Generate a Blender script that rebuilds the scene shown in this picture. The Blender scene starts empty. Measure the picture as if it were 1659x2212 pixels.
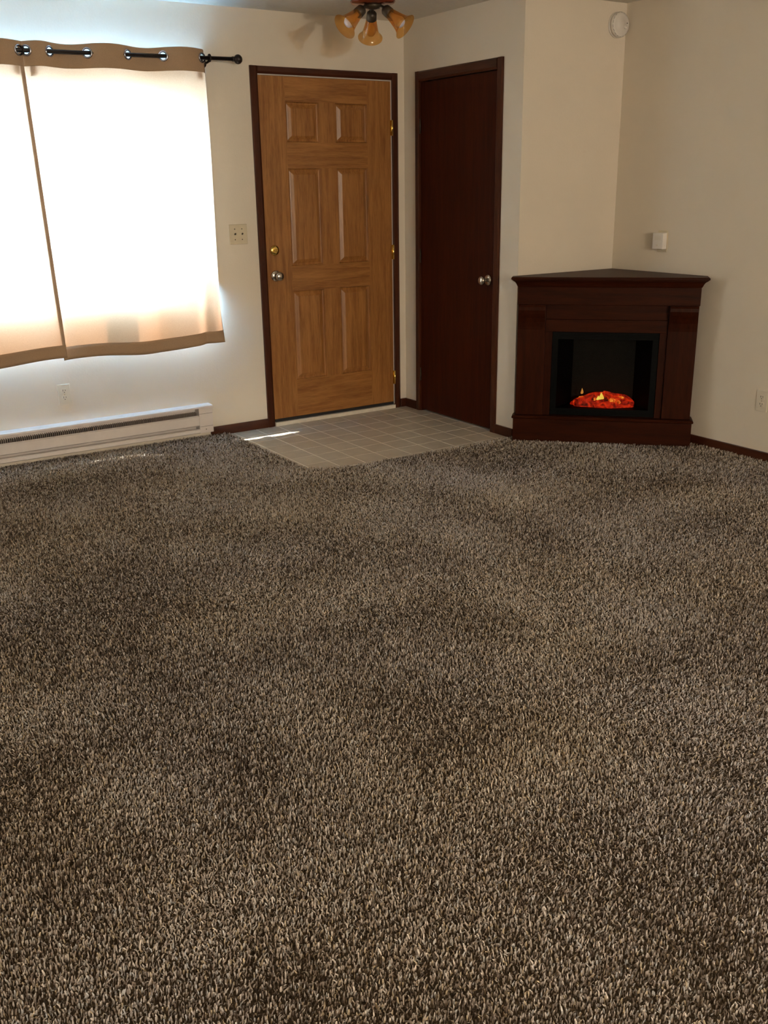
import bpy, bmesh, math, random
import numpy as np
from mathutils import Vector, Matrix

random.seed(7)
rng = np.random.default_rng(11)
scene = bpy.context.scene
COL = scene.collection

# ------------------------------------------------------------------ camera
YAW, PITCH, ROLL = 0.573453, 0.324069, -0.015079
CAM = Vector((-3.7376, -5.4817, 1.4513))
F_PX = 2096.64
fwd = Vector((math.sin(YAW) * math.cos(PITCH), math.cos(YAW) * math.cos(PITCH), -math.sin(PITCH)))
rgt0 = Vector((math.cos(YAW), -math.sin(YAW), 0))
up0 = rgt0.cross(fwd)
rgt = rgt0 * math.cos(ROLL) + up0 * math.sin(ROLL)
upv = up0 * math.cos(ROLL) - rgt0 * math.sin(ROLL)
cd = bpy.data.cameras.new('camera')
cam = bpy.data.objects.new('camera', cd)
COL.objects.link(cam)
cam.matrix_world = Matrix(((rgt.x, upv.x, -fwd.x, CAM.x), (rgt.y, upv.y, -fwd.y, CAM.y),
                           (rgt.z, upv.z, -fwd.z, CAM.z), (0, 0, 0, 1)))
cd.sensor_fit = 'VERTICAL'
cd.sensor_height = 36.0
cd.lens = F_PX / 2212 * 36.0
cd.clip_start = 0.02
scene.camera = cam

# ------------------------------------------------------------------ world, sun, daylight
world = bpy.data.worlds.new('world')
scene.world = world
world.use_nodes = True
bg = world.node_tree.nodes['Background']
bg.inputs[0].default_value = (0.62, 0.80, 1.0, 1)
bg.inputs[1].default_value = 1.0

sl = bpy.data.lights.new('sun', 'SUN')
sun = bpy.data.objects.new('sun', sl)
COL.objects.link(sun)
SUN_DIR = Vector((0.894, -0.447, -1.8625)).normalized()
sun.rotation_euler = SUN_DIR.to_track_quat('-Z', 'Y').to_euler()
sl.energy = 40.0
sl.angle = 0.009
sl.color = (1.0, 0.95, 0.86)


def area(name, loc, direction, sx, sy, power, color):
    l = bpy.data.lights.new(name, 'AREA')
    l.shape = 'RECTANGLE'
    l.size, l.size_y = sx, sy
    l.energy = power
    l.color = color
    o = bpy.data.objects.new(name, l)
    COL.objects.link(o)
    o.location = loc
    o.rotation_euler = Vector(direction).to_track_quat('-Z', 'Z').to_euler()
    return o


# daylight outside the curtained window and fill at an added window behind the camera
area('daylight_front_window', (-2.30, 0.25, 1.43), (0, -1, 0), 2.3, 1.86, 1180, (0.26, 0.56, 1.0))
area('fill_near_window', (-2.6, -9.78, 1.55), (0, 1, 0), 1.9, 1.2, 95, (1.0, 0.96, 0.91))
# the dining lamp hanging behind the photographer
pl = bpy.data.lights.new('dining_lamp_light', 'POINT')
pl.energy = 350
pl.color = (1.0, 0.84, 0.62)
pl.shadow_soft_size = 0.05
po = bpy.data.objects.new('dining_lamp_light', pl)
COL.objects.link(po)
po.location = (-2.47, -9.0, 1.90)

scene.view_settings.view_transform = 'Standard'
scene.view_settings.look = 'None'
scene.view_settings.gamma = 1.0
scene.view_settings.use_curve_mapping = False
scene.view_settings.exposure = 0.0
try:
    scene.cycles.use_denoising = True
    scene.cycles.max_bounces = 10
    scene.cycles.diffuse_bounces = 6
    scene.cycles.transparent_max_bounces = 12
    scene.cycles.sample_clamp_indirect = 80.0
    scene.cycles.caustics_reflective = False
    scene.cycles.caustics_refractive = False
except Exception:
    pass


# ------------------------------------------------------------------ materials
def nodes(name):
    m = bpy.data.materials.new(name)
    m.use_nodes = True
    nt = m.node_tree
    return m, nt, nt.nodes['Principled BSDF']


def setp(b, **k):
    names = dict(rough='Roughness', metal='Metallic', spec='Specular IOR Level', coat='Coat Weight', sheen='Sheen Weight')
    for a, v in k.items():
        b.inputs[names[a]].default_value = v


def texmap(nt, scale=(1, 1, 1), coord='Object'):
    tc = nt.nodes.new('ShaderNodeTexCoord')
    mp = nt.nodes.new('ShaderNodeMapping')
    mp.inputs['Scale'].default_value = scale
    nt.links.new(tc.outputs[coord], mp.inputs[0])
    return mp.outputs[0]


def noise(nt, vec, scale, detail=3, rough=0.5, dist=0.0):
    n = nt.nodes.new('ShaderNodeTexNoise')
    n.inputs['Scale'].default_value = scale
    n.inputs['Detail'].default_value = detail
    n.inputs['Roughness'].default_value = rough
    n.inputs['Distortion'].default_value = dist
    nt.links.new(vec, n.inputs['Vector'])
    return n.outputs['Fac']


def ramp(nt, fac, stops):
    r = nt.nodes.new('ShaderNodeValToRGB')
    el = r.color_ramp.elements
    while len(el) < len(stops):
        el.new(0.5)
    for e, (p, c) in zip(el, stops):
        e.position = p
        e.color = (*c, 1)
    nt.links.new(fac, r.inputs[0])
    return r.outputs[0]


def bump(nt, b, h, strength, dist=0.002):
    n = nt.nodes.new('ShaderNodeBump')
    n.inputs['Strength'].default_value = strength
    n.inputs['Distance'].default_value = dist
    nt.links.new(h, n.inputs['Height'])
    nt.links.new(n.outputs[0], b.inputs['Normal'])


def plain(name, col, rough=0.5, metal=0.0, spec=0.5, var=0.06, nscale=30, bstr=0.0, bscale=200):
    m, nt, b = nodes(name)
    v = texmap(nt)
    f = noise(nt, v, nscale, 3)
    lo = tuple(c * (1 - var) for c in col)
    hi = tuple(min(1, c * (1 + var)) for c in col)
    nt.links.new(ramp(nt, f, [(0.3, lo), (0.7, hi)]), b.inputs['Base Color'])
    setp(b, rough=rough, metal=metal, spec=spec)
    if bstr:
        bump(nt, b, noise(nt, v, bscale, 2), bstr)
    return m


def wood(name, dark, light, axis, rough=0.35, scale=7.0, stretch=14.0, spec=0.5, bstr=0.06):
    """grain runs along the given axis (0 x, 1 y, 2 z)"""
    m, nt, b = nodes(name)
    s = [stretch] * 3
    s[axis] = 1.0
    v = texmap(nt, tuple(s))
    f1 = noise(nt, v, scale * 0.35, 4, 0.55, 0.8)
    f2 = noise(nt, v, scale * 2.2, 5, 0.65, 0.2)
    mx = nt.nodes.new('ShaderNodeMath')
    mx.operation = 'ADD'
    m1 = nt.nodes.new('ShaderNodeMath')
    m1.operation = 'MULTIPLY'
    m1.inputs[1].default_value = 0.55
    m2 = nt.nodes.new('ShaderNodeMath')
    m2.operation = 'MULTIPLY'
    m2.inputs[1].default_value = 0.45
    nt.links.new(f1, m1.inputs[0])
    nt.links.new(f2, m2.inputs[0])
    nt.links.new(m1.outputs[0], mx.inputs[0])
    nt.links.new(m2.outputs[0], mx.inputs[1])
    nt.links.new(ramp(nt, mx.outputs[0], [(0.36, dark), (0.62, light)]), b.inputs['Base Color'])
    setp(b, rough=rough, spec=spec)
    bump(nt, b, f2, bstr, 0.001)
    return m


WALLC = (0.71, 0.64, 0.545)
M = {}
M['wall'] = plain('wall_paint', WALLC, 0.75, spec=0.25, var=0.015, nscale=3, bstr=0.25, bscale=90)
M['ceiling'] = plain('ceiling_texture', (0.70, 0.66, 0.58), 0.9, spec=0.1, var=0.03, nscale=40, bstr=0.9, bscale=70)
M['trim'] = wood('dark_walnut_trim', (0.036, 0.0085, 0.0035), (0.072, 0.019, 0.008), 2, 0.30, spec=0.32)
M['trim_x'] = wood('dark_walnut_trim_x', (0.036, 0.0085, 0.0035), (0.072, 0.019, 0.008), 0, 0.30, spec=0.32)
M['trim_y'] = wood('dark_walnut_trim_y', (0.036, 0.0085, 0.0035), (0.072, 0.019, 0.008), 1, 0.30, spec=0.32)
M['oak'] = wood('honey_oak', (0.20, 0.075, 0.018), (0.40, 0.178, 0.050), 2, 0.34, 7, 16)
M['oak_x'] = wood('honey_oak_rail', (0.20, 0.075, 0.018), (0.40, 0.178, 0.050), 0, 0.34, 7, 16)
M['closet'] = wood('dark_mahogany_veneer', (0.026, 0.0048, 0.0014), (0.056, 0.0105, 0.003), 2, 0.42, 5, 16, 0.10)
M['cherry'] = wood('dark_cherry', (0.019, 0.0042, 0.0014), (0.040, 0.0088, 0.003), 0, 0.40, 6, 12, 0.07)
M['cherry_z'] = wood('dark_cherry_upright', (0.019, 0.0042, 0.0014), (0.040, 0.0088, 0.003), 2, 0.40, 6, 12, 0.07)
M['tile'] = plain('beige_vinyl_tile', (0.46, 0.40, 0.32), 0.38, var=0.08, nscale=14, bstr=0.05, bscale=60)
M['grout'] = plain('pale_grout', (0.86, 0.80, 0.70), 0.6)
M['white_enamel'] = plain('white_enamel', (0.74, 0.68, 0.66), 0.35, var=0.02)
M['white_plastic'] = plain('white_plastic', (0.72, 0.68, 0.64), 0.45, var=0.02)
M['ivory'] = plain('ivory_plastic', (0.60, 0.52, 0.38), 0.35, var=0.03)
M['ivory_pale'] = plain('pale_ivory_plastic', (0.68, 0.62, 0.52), 0.35, var=0.03)
M['slot'] = plain('dark_slot', (0.02, 0.018, 0.015), 0.7)
M['brass'] = plain('polished_brass', (0.80, 0.56, 0.16), 0.18, 1.0, var=0.05)
M['nickel'] = plain('satin_nickel', (0.55, 0.50, 0.44), 0.24, 1.0, var=0.05)
M['chrome'] = plain('chrome_ring', (0.45, 0.44, 0.50), 0.18, 1.0, var=0.03)
M['bronze'] = plain('oil_rubbed_bronze', (0.022, 0.016, 0.016), 0.35, 0.4, var=0.15)
M['socket'] = plain('aged_bronze', (0.07, 0.055, 0.04), 0.4, 0.6, var=0.2)
M['pan'] = plain('mahogany_pan', (0.16, 0.030, 0.014), 0.22, 0.1, var=0.25, nscale=20)
M['rubber'] = plain('black_rubber', (0.012, 0.011, 0.011), 0.6)
M['strip'] = plain('grey_weatherstrip', (0.52, 0.48, 0.46), 0.5)
M['threshold'] = plain('pale_threshold', (0.70, 0.64, 0.55), 0.4, var=0.08)
M['black'] = plain('black_metal', (0.0028, 0.0032, 0.0032), 0.6, spec=0.06)
M['firewall'] = plain('dark_grey_panel', (0.020, 0.020, 0.016), 0.7, spec=0.1, var=0.15, nscale=60)  # even dark grey of the firebox back panel
M['fin'] = plain('aluminium_fins', (0.46, 0.40, 0.37), 0.6, 0.0)
M['concrete'] = plain('concrete', (0.45, 0.44, 0.42), 0.9, var=0.1)
M['vinyl_frame'] = plain('white_window_vinyl', (0.80, 0.80, 0.80), 0.4, var=0.02)
M['carpet_base'] = plain('carpet_backing', (0.085, 0.062, 0.042), 0.95, spec=0.05, var=0.45, nscale=160)


def cloth(name, col, trans, tmix, lining=None):
    m = bpy.data.materials.new(name)
    m.use_nodes = True
    nt = m.node_tree
    nt.nodes.clear()
    out = nt.nodes.new('ShaderNodeOutputMaterial')
    d = nt.nodes.new('ShaderNodeBsdfDiffuse')
    t = nt.nodes.new('ShaderNodeBsdfTranslucent')
    mx = nt.nodes.new('ShaderNodeMixShader')
    mx.inputs[0].default_value = tmix
    v = texmap(nt)
    weave = noise(nt, v, 420, 2)
    nt.links.new(ramp(nt, weave, [(0.3, tuple(c * 0.88 for c in col)), (0.7, tuple(min(1, c * 1.1) for c in col))]), d.inputs[0])
    t.inputs[0].default_value = (*trans, 1)
    if lining:
        # unseen pale lining on the window side, added to bounce daylight under the hem
        ge = nt.nodes.new('ShaderNodeNewGeometry')
        mc = nt.nodes.new('ShaderNodeMix')
        mc.data_type = 'RGBA'
        mc.inputs['A'].default_value = (*lining, 1)
        nt.links.new(ge.outputs['Backfacing'], mc.inputs['Factor'])
        nt.links.new(d.inputs[0].links[0].from_socket, mc.inputs['B'])
        nt.links.new(mc.outputs['Result'], d.inputs[0])
    bp = nt.nodes.new('ShaderNodeBump')
    bp.inputs['Strength'].default_value = 0.15
    bp.inputs['Distance'].default_value = 0.001
    nt.links.new(weave, bp.inputs['Height'])
    nt.links.new(bp.outputs[0], d.inputs['Normal'])
    nt.links.new(d.outputs[0], mx.inputs[1])
    nt.links.new(t.outputs[0], mx.inputs[2])
    nt.links.new(mx.outputs[0], out.inputs[0])
    return m


M['curtain'] = cloth('tan_curtain_cloth', (0.47, 0.35, 0.25), (1.0, 0.48, 0.25), 0.15, (0.80, 0.79, 0.76))
M['curtain_hem'] = cloth('tan_curtain_double', (0.40, 0.27, 0.175), (0.45, 0.30, 0.2), 0.012)


def glassy(name, tint, gloss_mix, gloss_col=(1, 1, 1), body=None, body_mix=0.0, rough=0.03):
    m = bpy.data.materials.new(name)
    m.use_nodes = True
    nt = m.node_tree
    nt.nodes.clear()
    out = nt.nodes.new('ShaderNodeOutputMaterial')
    t = nt.nodes.new('ShaderNodeBsdfTransparent')
    t.inputs[0].default_value = (*tint, 1)
    g = nt.nodes.new('ShaderNodeBsdfGlossy')
    g.inputs[0].default_value = (*gloss_col, 1)
    g.inputs['Roughness'].default_value = rough
    fr = nt.nodes.new('ShaderNodeFresnel')
    fr.inputs[0].default_value = 1.45
    mm = nt.nodes.new('ShaderNodeMath')
    mm.operation = 'MULTIPLY'
    mm.inputs[1].default_value = gloss_mix
    # the far face of the pane must not reflect totally: rays pass straight through
    gb = nt.nodes.new('ShaderNodeNewGeometry')
    iv = nt.nodes.new('ShaderNodeMath')
    iv.operation = 'SUBTRACT'
    iv.inputs[0].default_value = 1.0
    nt.links.new(gb.outputs['Backfacing'], iv.inputs[1])
    m0 = nt.nodes.new('ShaderNodeMath')
    m0.operation = 'MULTIPLY'
    nt.links.new(fr.outputs[0], m0.inputs[0])
    nt.links.new(iv.outputs[0], m0.inputs[1])
    nt.links.new(m0.outputs[0], mm.inputs[0])
    base = t.outputs[0]
    if body:
        d = nt.nodes.new('ShaderNodeBsdfTranslucent')
        d.inputs[0].default_value = (*body, 1)
        d2 = nt.nodes.new('ShaderNodeBsdfDiffuse')
        d2.inputs[0].default_value = (*body, 1)
        a = nt.nodes.new('ShaderNodeMixShader')
        a.inputs[0].default_value = 0.5
        nt.links.new(d.outputs[0], a.inputs[1])
        nt.links.new(d2.outputs[0], a.inputs[2])
        x = nt.nodes.new('ShaderNodeMixShader')
        x.inputs[0].default_value = body_mix
        nt.links.new(base, x.inputs[1])
        nt.links.new(a.outputs[0], x.inputs[2])
        base = x.outputs[0]
    mx = nt.nodes.new('ShaderNodeMixShader')
    nt.links.new(mm.outputs[0], mx.inputs[0])
    nt.links.new(base, mx.inputs[1])
    nt.links.new(g.outputs[0], mx.inputs[2])
    nt.links.new(mx.outputs[0], out.inputs[0])
    return m


M['pane'] = glassy('window_glass', (0.96, 0.98, 0.97), 1.0)
M['fireglass'] = glassy('smoked_glass', (0.80, 0.80, 0.80), 0.12, rough=0.08)
M['amber'] = glassy('amber_glass', (0.95, 0.74, 0.42), 1.0, body=(0.74, 0.46, 0.20), body_mix=0.10, rough=0.06)
M['bulb'] = plain('frosted_bulb', (0.66, 0.66, 0.82), 0.3, var=0.01)  # bluish daylight on the white bulbs is put into their colour


def emitter(name, stops, strength, scale):
    m, nt, b = nodes(name)
    v = texmap(nt)
    f = noise(nt, v, scale, 5, 0.7, 0.6)
    c = ramp(nt, f, stops)
    nt.links.new(c, b.inputs['Emission Color'])
    b.inputs['Emission Strength'].default_value = strength
    b.inputs['Base Color'].default_value = (0.02, 0.012, 0.01, 1)
    setp(b, rough=0.8)
    return m


M['ember'] = emitter('glowing_embers', [(0.36, (0.012, 0.0, 0.0)), (0.47, (0.30, 0.006, 0.001)),
                                        (0.60, (0.80, 0.030, 0.003)), (0.76, (1.0, 0.16, 0.012))], 1.0, 30)
M['ember_hot'] = emitter('hot_embers', [(0.34, (0.25, 0.01, 0.0)), (0.48, (0.95, 0.16, 0.012)), (0.66, (1.0, 0.45, 0.05))], 1.15, 40)
M['flame'] = emitter('yellow_flame', [(0.3, (1.0, 0.42, 0.02)), (0.6, (1.0, 0.80, 0.12))], 1.2, 18)
M['flame_dim'] = emitter('orange_flame', [(0.3, (0.75, 0.22, 0.02)), (0.6, (0.95, 0.42, 0.08))], 0.8, 18)

# yarn: the colour of each strand comes from a per-strand attribute
my, nty, by = nodes('carpet_yarn')
at = nty.nodes.new('ShaderNodeAttribute')
at.attribute_name = 'yarn'
nty.links.new(at.outputs['Color'], by.inputs['Base Color'])
setp(by, rough=0.85, spec=0.15)
M['yarn'] = my


# ------------------------------------------------------------------ mesh helpers
def link(o, parent=None):
    COL.objects.link(o)
    if parent is not None:
        o.parent = parent
    return o


def tag(o, label=None, cat=None, group=None, kind=None):
    if label: o['label'] = label
    if cat: o['category'] = cat
    if group: o['group'] = group
    if kind: o['kind'] = kind
    return o


def empty(name, loc=(0, 0, 0), rz=0.0):
    o = bpy.data.objects.new(name, None)
    o.empty_display_size = 0.05
    o.location = loc
    o.rotation_euler = (0, 0, rz)
    COL.objects.link(o)
    return o


def mesh_obj(name, bm, mat, parent=None, smooth=False, origin=None, recalc=True):
    me = bpy.data.meshes.new(name)
    if origin is not None:
        bmesh.ops.translate(bm, verts=bm.verts, vec=-Vector(origin))
    if recalc:
        bmesh.ops.recalc_face_normals(bm, faces=bm.faces)
    bm.to_mesh(me)
    bm.free()
    for p in me.polygons:
        p.use_smooth = smooth
    me.materials.append(M[mat] if isinstance(mat, str) else mat)
    o = bpy.data.objects.new(name, me)
    if origin is not None:
        o.location = origin
    return link(o, parent)


def box(bm, x0, x1, y0, y1, z0, z1, bev=0.0, seg=2):
    r = bmesh.ops.create_cube(bm, size=1.0)
    vs = r['verts']
    for v in vs:
        v.co = Vector(((x0 + x1) / 2 + v.co.x * (x1 - x0), (y0 + y1) / 2 + v.co.y * (y1 - y0), (z0 + z1) / 2 + v.co.z * (z1 - z0)))
    if bev:
        es = list({e for v in vs for e in v.link_edges})
        bmesh.ops.bevel(bm, geom=es, offset=bev, segments=seg, affect='EDGES', profile=0.5)
    return bm


def B(x0, x1, y0, y1, z0, z1, bev=0.0):
    return box(bmesh.new(), x0, x1, y0, y1, z0, z1, bev)


def prism(bm, pts, z0, z1):
    lo = [bm.verts.new((x, y, z0)) for x, y in pts]
    hi = [bm.verts.new((x, y, z1)) for x, y in pts]
    n = len(pts)
    bm.faces.new(lo[::-1])
    bm.faces.new(hi)
    for i in range(n):
        bm.faces.new((lo[i], lo[(i + 1) % n], hi[(i + 1) % n], hi[i]))
    return bm


def loft(bm, rings, close_ring=True, caps=True):
    R = [[bm.verts.new(p) for p in r] for r in rings]
    n = len(R[0])
    for a, b in zip(R[:-1], R[1:]):
        for i in range(n if close_ring else n - 1):
            bm.faces.new((a[i], a[(i + 1) % n], b[(i + 1) % n], b[i]))
    if caps:
        bm.faces.new(R[0][::-1])
        bm.faces.new(R[-1])
    return bm


def frame_for(axis):
    a = Vector(axis).normalized()
    t = Vector((0, 0, 1)) if abs(a.z) < 0.9 else Vector((1, 0, 0))
    u = a.cross(t).normalized()
    return a, u, a.cross(u)


def lathe(bm, prof, base, axis, n=24, caps=True):
    """prof: list of (radius, distance along axis)"""
    a, u, w = frame_for(axis)
    base = Vector(base)
    rings = []
    for r, d in prof:
        rings.append([base + a * d + (u * math.cos(2 * math.pi * i / n) + w * math.sin(2 * math.pi * i / n)) * max(r, 1e-5) for i in range(n)])
    return loft(bm, rings, True, caps)


def tube(bm, pts, r, n=12):
    pts = [Vector(p) for p in pts]
    rings = []
    for i, p in enumerate(pts):
        d = (pts[min(i + 1, len(pts) - 1)] - pts[max(i - 1, 0)]).normalized()
        _, u, w = frame_for(d)
        rings.append([p + (u * math.cos(2 * math.pi * k / n) + w * math.sin(2 * math.pi * k / n)) * r for k in range(n)])
    return loft(bm, rings)


def torus(bm, base, axis, R, r, n=28, k=8):
    a, u, w = frame_for(axis)
    base = Vector(base)
    rows = []
    for i in range(n):
        t = 2 * math.pi * i / n
        d = u * math.cos(t) + w * math.sin(t)
        rows.append([bm.verts.new(base + d * (R + r * math.cos(2 * math.pi * j / k)) + a * (r * math.sin(2 * math.pi * j / k))) for j in range(k)])
    for i in range(n):
        for j in range(k):
            bm.faces.new((rows[i][j], rows[(i + 1) % n][j], rows[(i + 1) % n][(j + 1) % k], rows[i][(j + 1) % k]))
    return bm


# ------------------------------------------------------------------ room dimensions (metres)
CEIL = 2.406
XR, YC = 0.748, -1.139          # right wall, front face of the closet block
XL, YN = -4.70, -9.60           # left wall, wall behind the camera
WT = 0.17                       # outer wall thickness
DX0, DX1, DZ0, DZ1 = -1.018, -0.104, 0.040, 2.070     # entry door slab
WX0, WX1, WZ0, WZ1 = -3.25, -1.420, 0.840, 1.940      # curtained window
NX0, NX1, NZ0, NZ1 = -3.50, -1.70, 0.95, 2.05         # unseen window behind the camera, added for fill light
CY0, CY1, CTOP = -0.178, -0.925, 2.052                # closet door slab

# ------------------------------------------------------------------ structure
bm = bmesh.new()
a0, a1 = DX0 - 0.030, DX1 + 0.030
box(bm, XL - WT, WX0, 0, WT, 0, CEIL)
box(bm, WX0, WX1, 0, WT, 0, WZ0)
box(bm, WX0, WX1, 0, WT, WZ1, CEIL)
box(bm, WX1, a0, 0, WT, 0, CEIL)
box(bm, a0, a1, 0, WT, DZ1 + 0.020, CEIL)
box(bm, a1, XR + WT, 0, WT, 0, CEIL)
tag(mesh_obj('wall_back', bm, 'wall'), 'cream painted wall with the curtained window and the oak entry door', 'wall', kind='structure')

bm = bmesh.new()
b0, b1 = CY0 + 0.012, CY1 - 0.012
box(bm, 0, 0.11, b0, 0, 0, CEIL)
box(bm, 0, 0.11, b1, b0, CTOP + 0.012, CEIL)
box(bm, 0, 0.11, YC, b1, 0, CEIL)
tag(mesh_obj('wall_closet_left', bm, 'wall'), 'cream wall holding the dark flush closet door', 'wall', kind='structure')
tag(mesh_obj('wall_closet_front', B(0.11, XR, YC, YC + 0.11, 0, CEIL), 'wall'), 'cream wall above the fireplace with the smoke alarm', 'wall', kind='structure')
tag(mesh_obj('wall_right', B(XR, XR + WT, YN - WT, 0, 0, CEIL), 'wall'), 'cream wall beside the fireplace with the small white wall box', 'wall', kind='structure')
tag(mesh_obj('wall_left', B(XL - WT, XL, YN - WT, 0, 0, CEIL), 'wall'), 'plain cream wall beyond the left curtain', 'wall', kind='structure')
bm = bmesh.new()
box(bm, XL, NX0, YN - WT, YN, 0, CEIL)
box(bm, NX0, NX1, YN - WT, YN, 0, NZ0)
box(bm, NX0, NX1, YN - WT, YN, NZ1, CEIL)
box(bm, NX1, XR, YN - WT, YN, 0, CEIL)
tag(mesh_obj('wall_near', bm, 'wall'), 'cream wall behind the photographer with an opening added for fill light', 'wall', kind='structure')
tag(mesh_obj('ceiling', B(XL - WT, XR + WT, YN - WT, WT, CEIL, CEIL + 0.15), 'ceiling'), 'off white textured ceiling above the entry', 'ceiling', kind='structure')
tag(mesh_obj('floor', B(XL - WT, XR + WT, YN - WT, WT, -0.15, -0.004), 'grout'), 'floor slab beneath the carpet and entry tiles', 'floor', kind='structure')
tag(mesh_obj('ground', B(-9, 6, WT + 0.01, 9, -0.40, -0.25), 'concrete'), 'unseen concrete slab outside, added to bounce daylight upward', 'ground', kind='structure')  # unseen slab, added to throw daylight up towards the ceiling


# entry floor: six inch vinyl tiles
EDGE = [(0.0, 0.0), (-1.352, 0.0), (-1.352, -0.93), (-1.345, -0.985), (-1.318, -1.030), (-1.27, -1.066), (-1.19, -1.096), (-1.10, -1.113), (-0.83, -1.126), (0.0, -1.139)]


def clip_poly(poly, clip):
    def side(p, a, b):
        return (b[0] - a[0]) * (p[1] - a[1]) - (b[1] - a[1]) * (p[0] - a[0])
    out = poly
    n = len(clip)
    for i in range(n):
        a, b = clip[i], clip[(i + 1) % n]
        inp, out = out, []
        for j in range(len(inp)):
            p, q = inp[j], inp[(j + 1) % len(inp)]
            sp, sq = side(p, a, b), side(q, a, b)
            if sp >= 0: out.append(p)
            if (sp >= 0) != (sq >= 0):
                t = sp / (sp - sq)
                out.append((p[0] + (q[0] - p[0]) * t, p[1] + (q[1] - p[1]) * t))
        if not out: return []
    return out


bm = bmesh.new()
prism(bm, EDGE, -0.004, 0.0006)
fe = tag(mesh_obj('floor_entry', bm, 'grout'), 'beige six inch tile floor at the entry door', 'floor', kind='structure')
P = 0.1525
for i in range(10):
    for j in range(9):
        x1, y1 = -1.314 + 0.1525 * i, 0.0 + 0.155 - 0.1545 * j
        x0, y0 = x1 - P, y1 - 0.1545
        g = 0.0034
        poly = clip_poly([(x0 + g, y0 + g), (x1 - g, y0 + g), (x1 - g, min(y1 - g, -0.001)), (x0 + g, min(y1 - g, -0.001))], EDGE)
        if len(poly) < 3: continue
        A = abs(sum(poly[k][0] * poly[(k + 1) % len(poly)][1] - poly[(k + 1) % len(poly)][0] * poly[k][1] for k in range(len(poly)))) / 2
        if A < 4e-4: continue
        bm = bmesh.new()
        prism(bm, poly, 0.0006, 0.0018 + random.uniform(0, 0.0003))
        mesh_obj('tile', bm, 'tile', fe)

# carpet backing round the entry floor and the strands standing on it
bm = bmesh.new()
pts = [(XL, YN), (XR, YN), (XR, YC), (0.0, YC)] + [(x, y) for x, y in EDGE[::-1][:-1]]
pts = [(XL, YN), (XR, YN), (XR, YC)] + [EDGE[i] for i in range(9, 0, -1)] + [(XL, 0.0)]
prism(bm, pts, -0.004, 0.006)
tag(mesh_obj('floor_carpet', bm, 'carpet_base'), 'brown carpet backing around the entry tiles', 'floor', kind='structure')


def vnoise(x, y, cell, seed):
    r = np.random.default_rng(seed)
    T = r.random((64, 64))
    u, v = x / cell + 100, y / cell + 100
    i, j = np.floor(u).astype(int), np.floor(v).astype(int)
    fu, fv = u - i, v - j
    fu, fv = fu * fu * (3 - 2 * fu), fv * fv * (3 - 2 * fv)
    g = lambda a, b: T[a % 64, b % 64]
    return (g(i, j) * (1 - fu) * (1 - fv) + g(i + 1, j) * fu * (1 - fv) + g(i, j + 1) * (1 - fu) * fv + g(i + 1, j + 1) * fu * fv)


def in_poly(x, y, poly):
    ins = np.zeros(len(x), bool)
    n = len(poly)
    for i in range(n):
        (xa, ya), (xb, yb) = poly[i], poly[(i + 1) % n]
        c = ((ya > y) != (yb > y)) & (x < (xb - xa) * (y - ya) / (yb - ya + 1e-12) + xa)
        ins ^= c
    return ins


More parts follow.
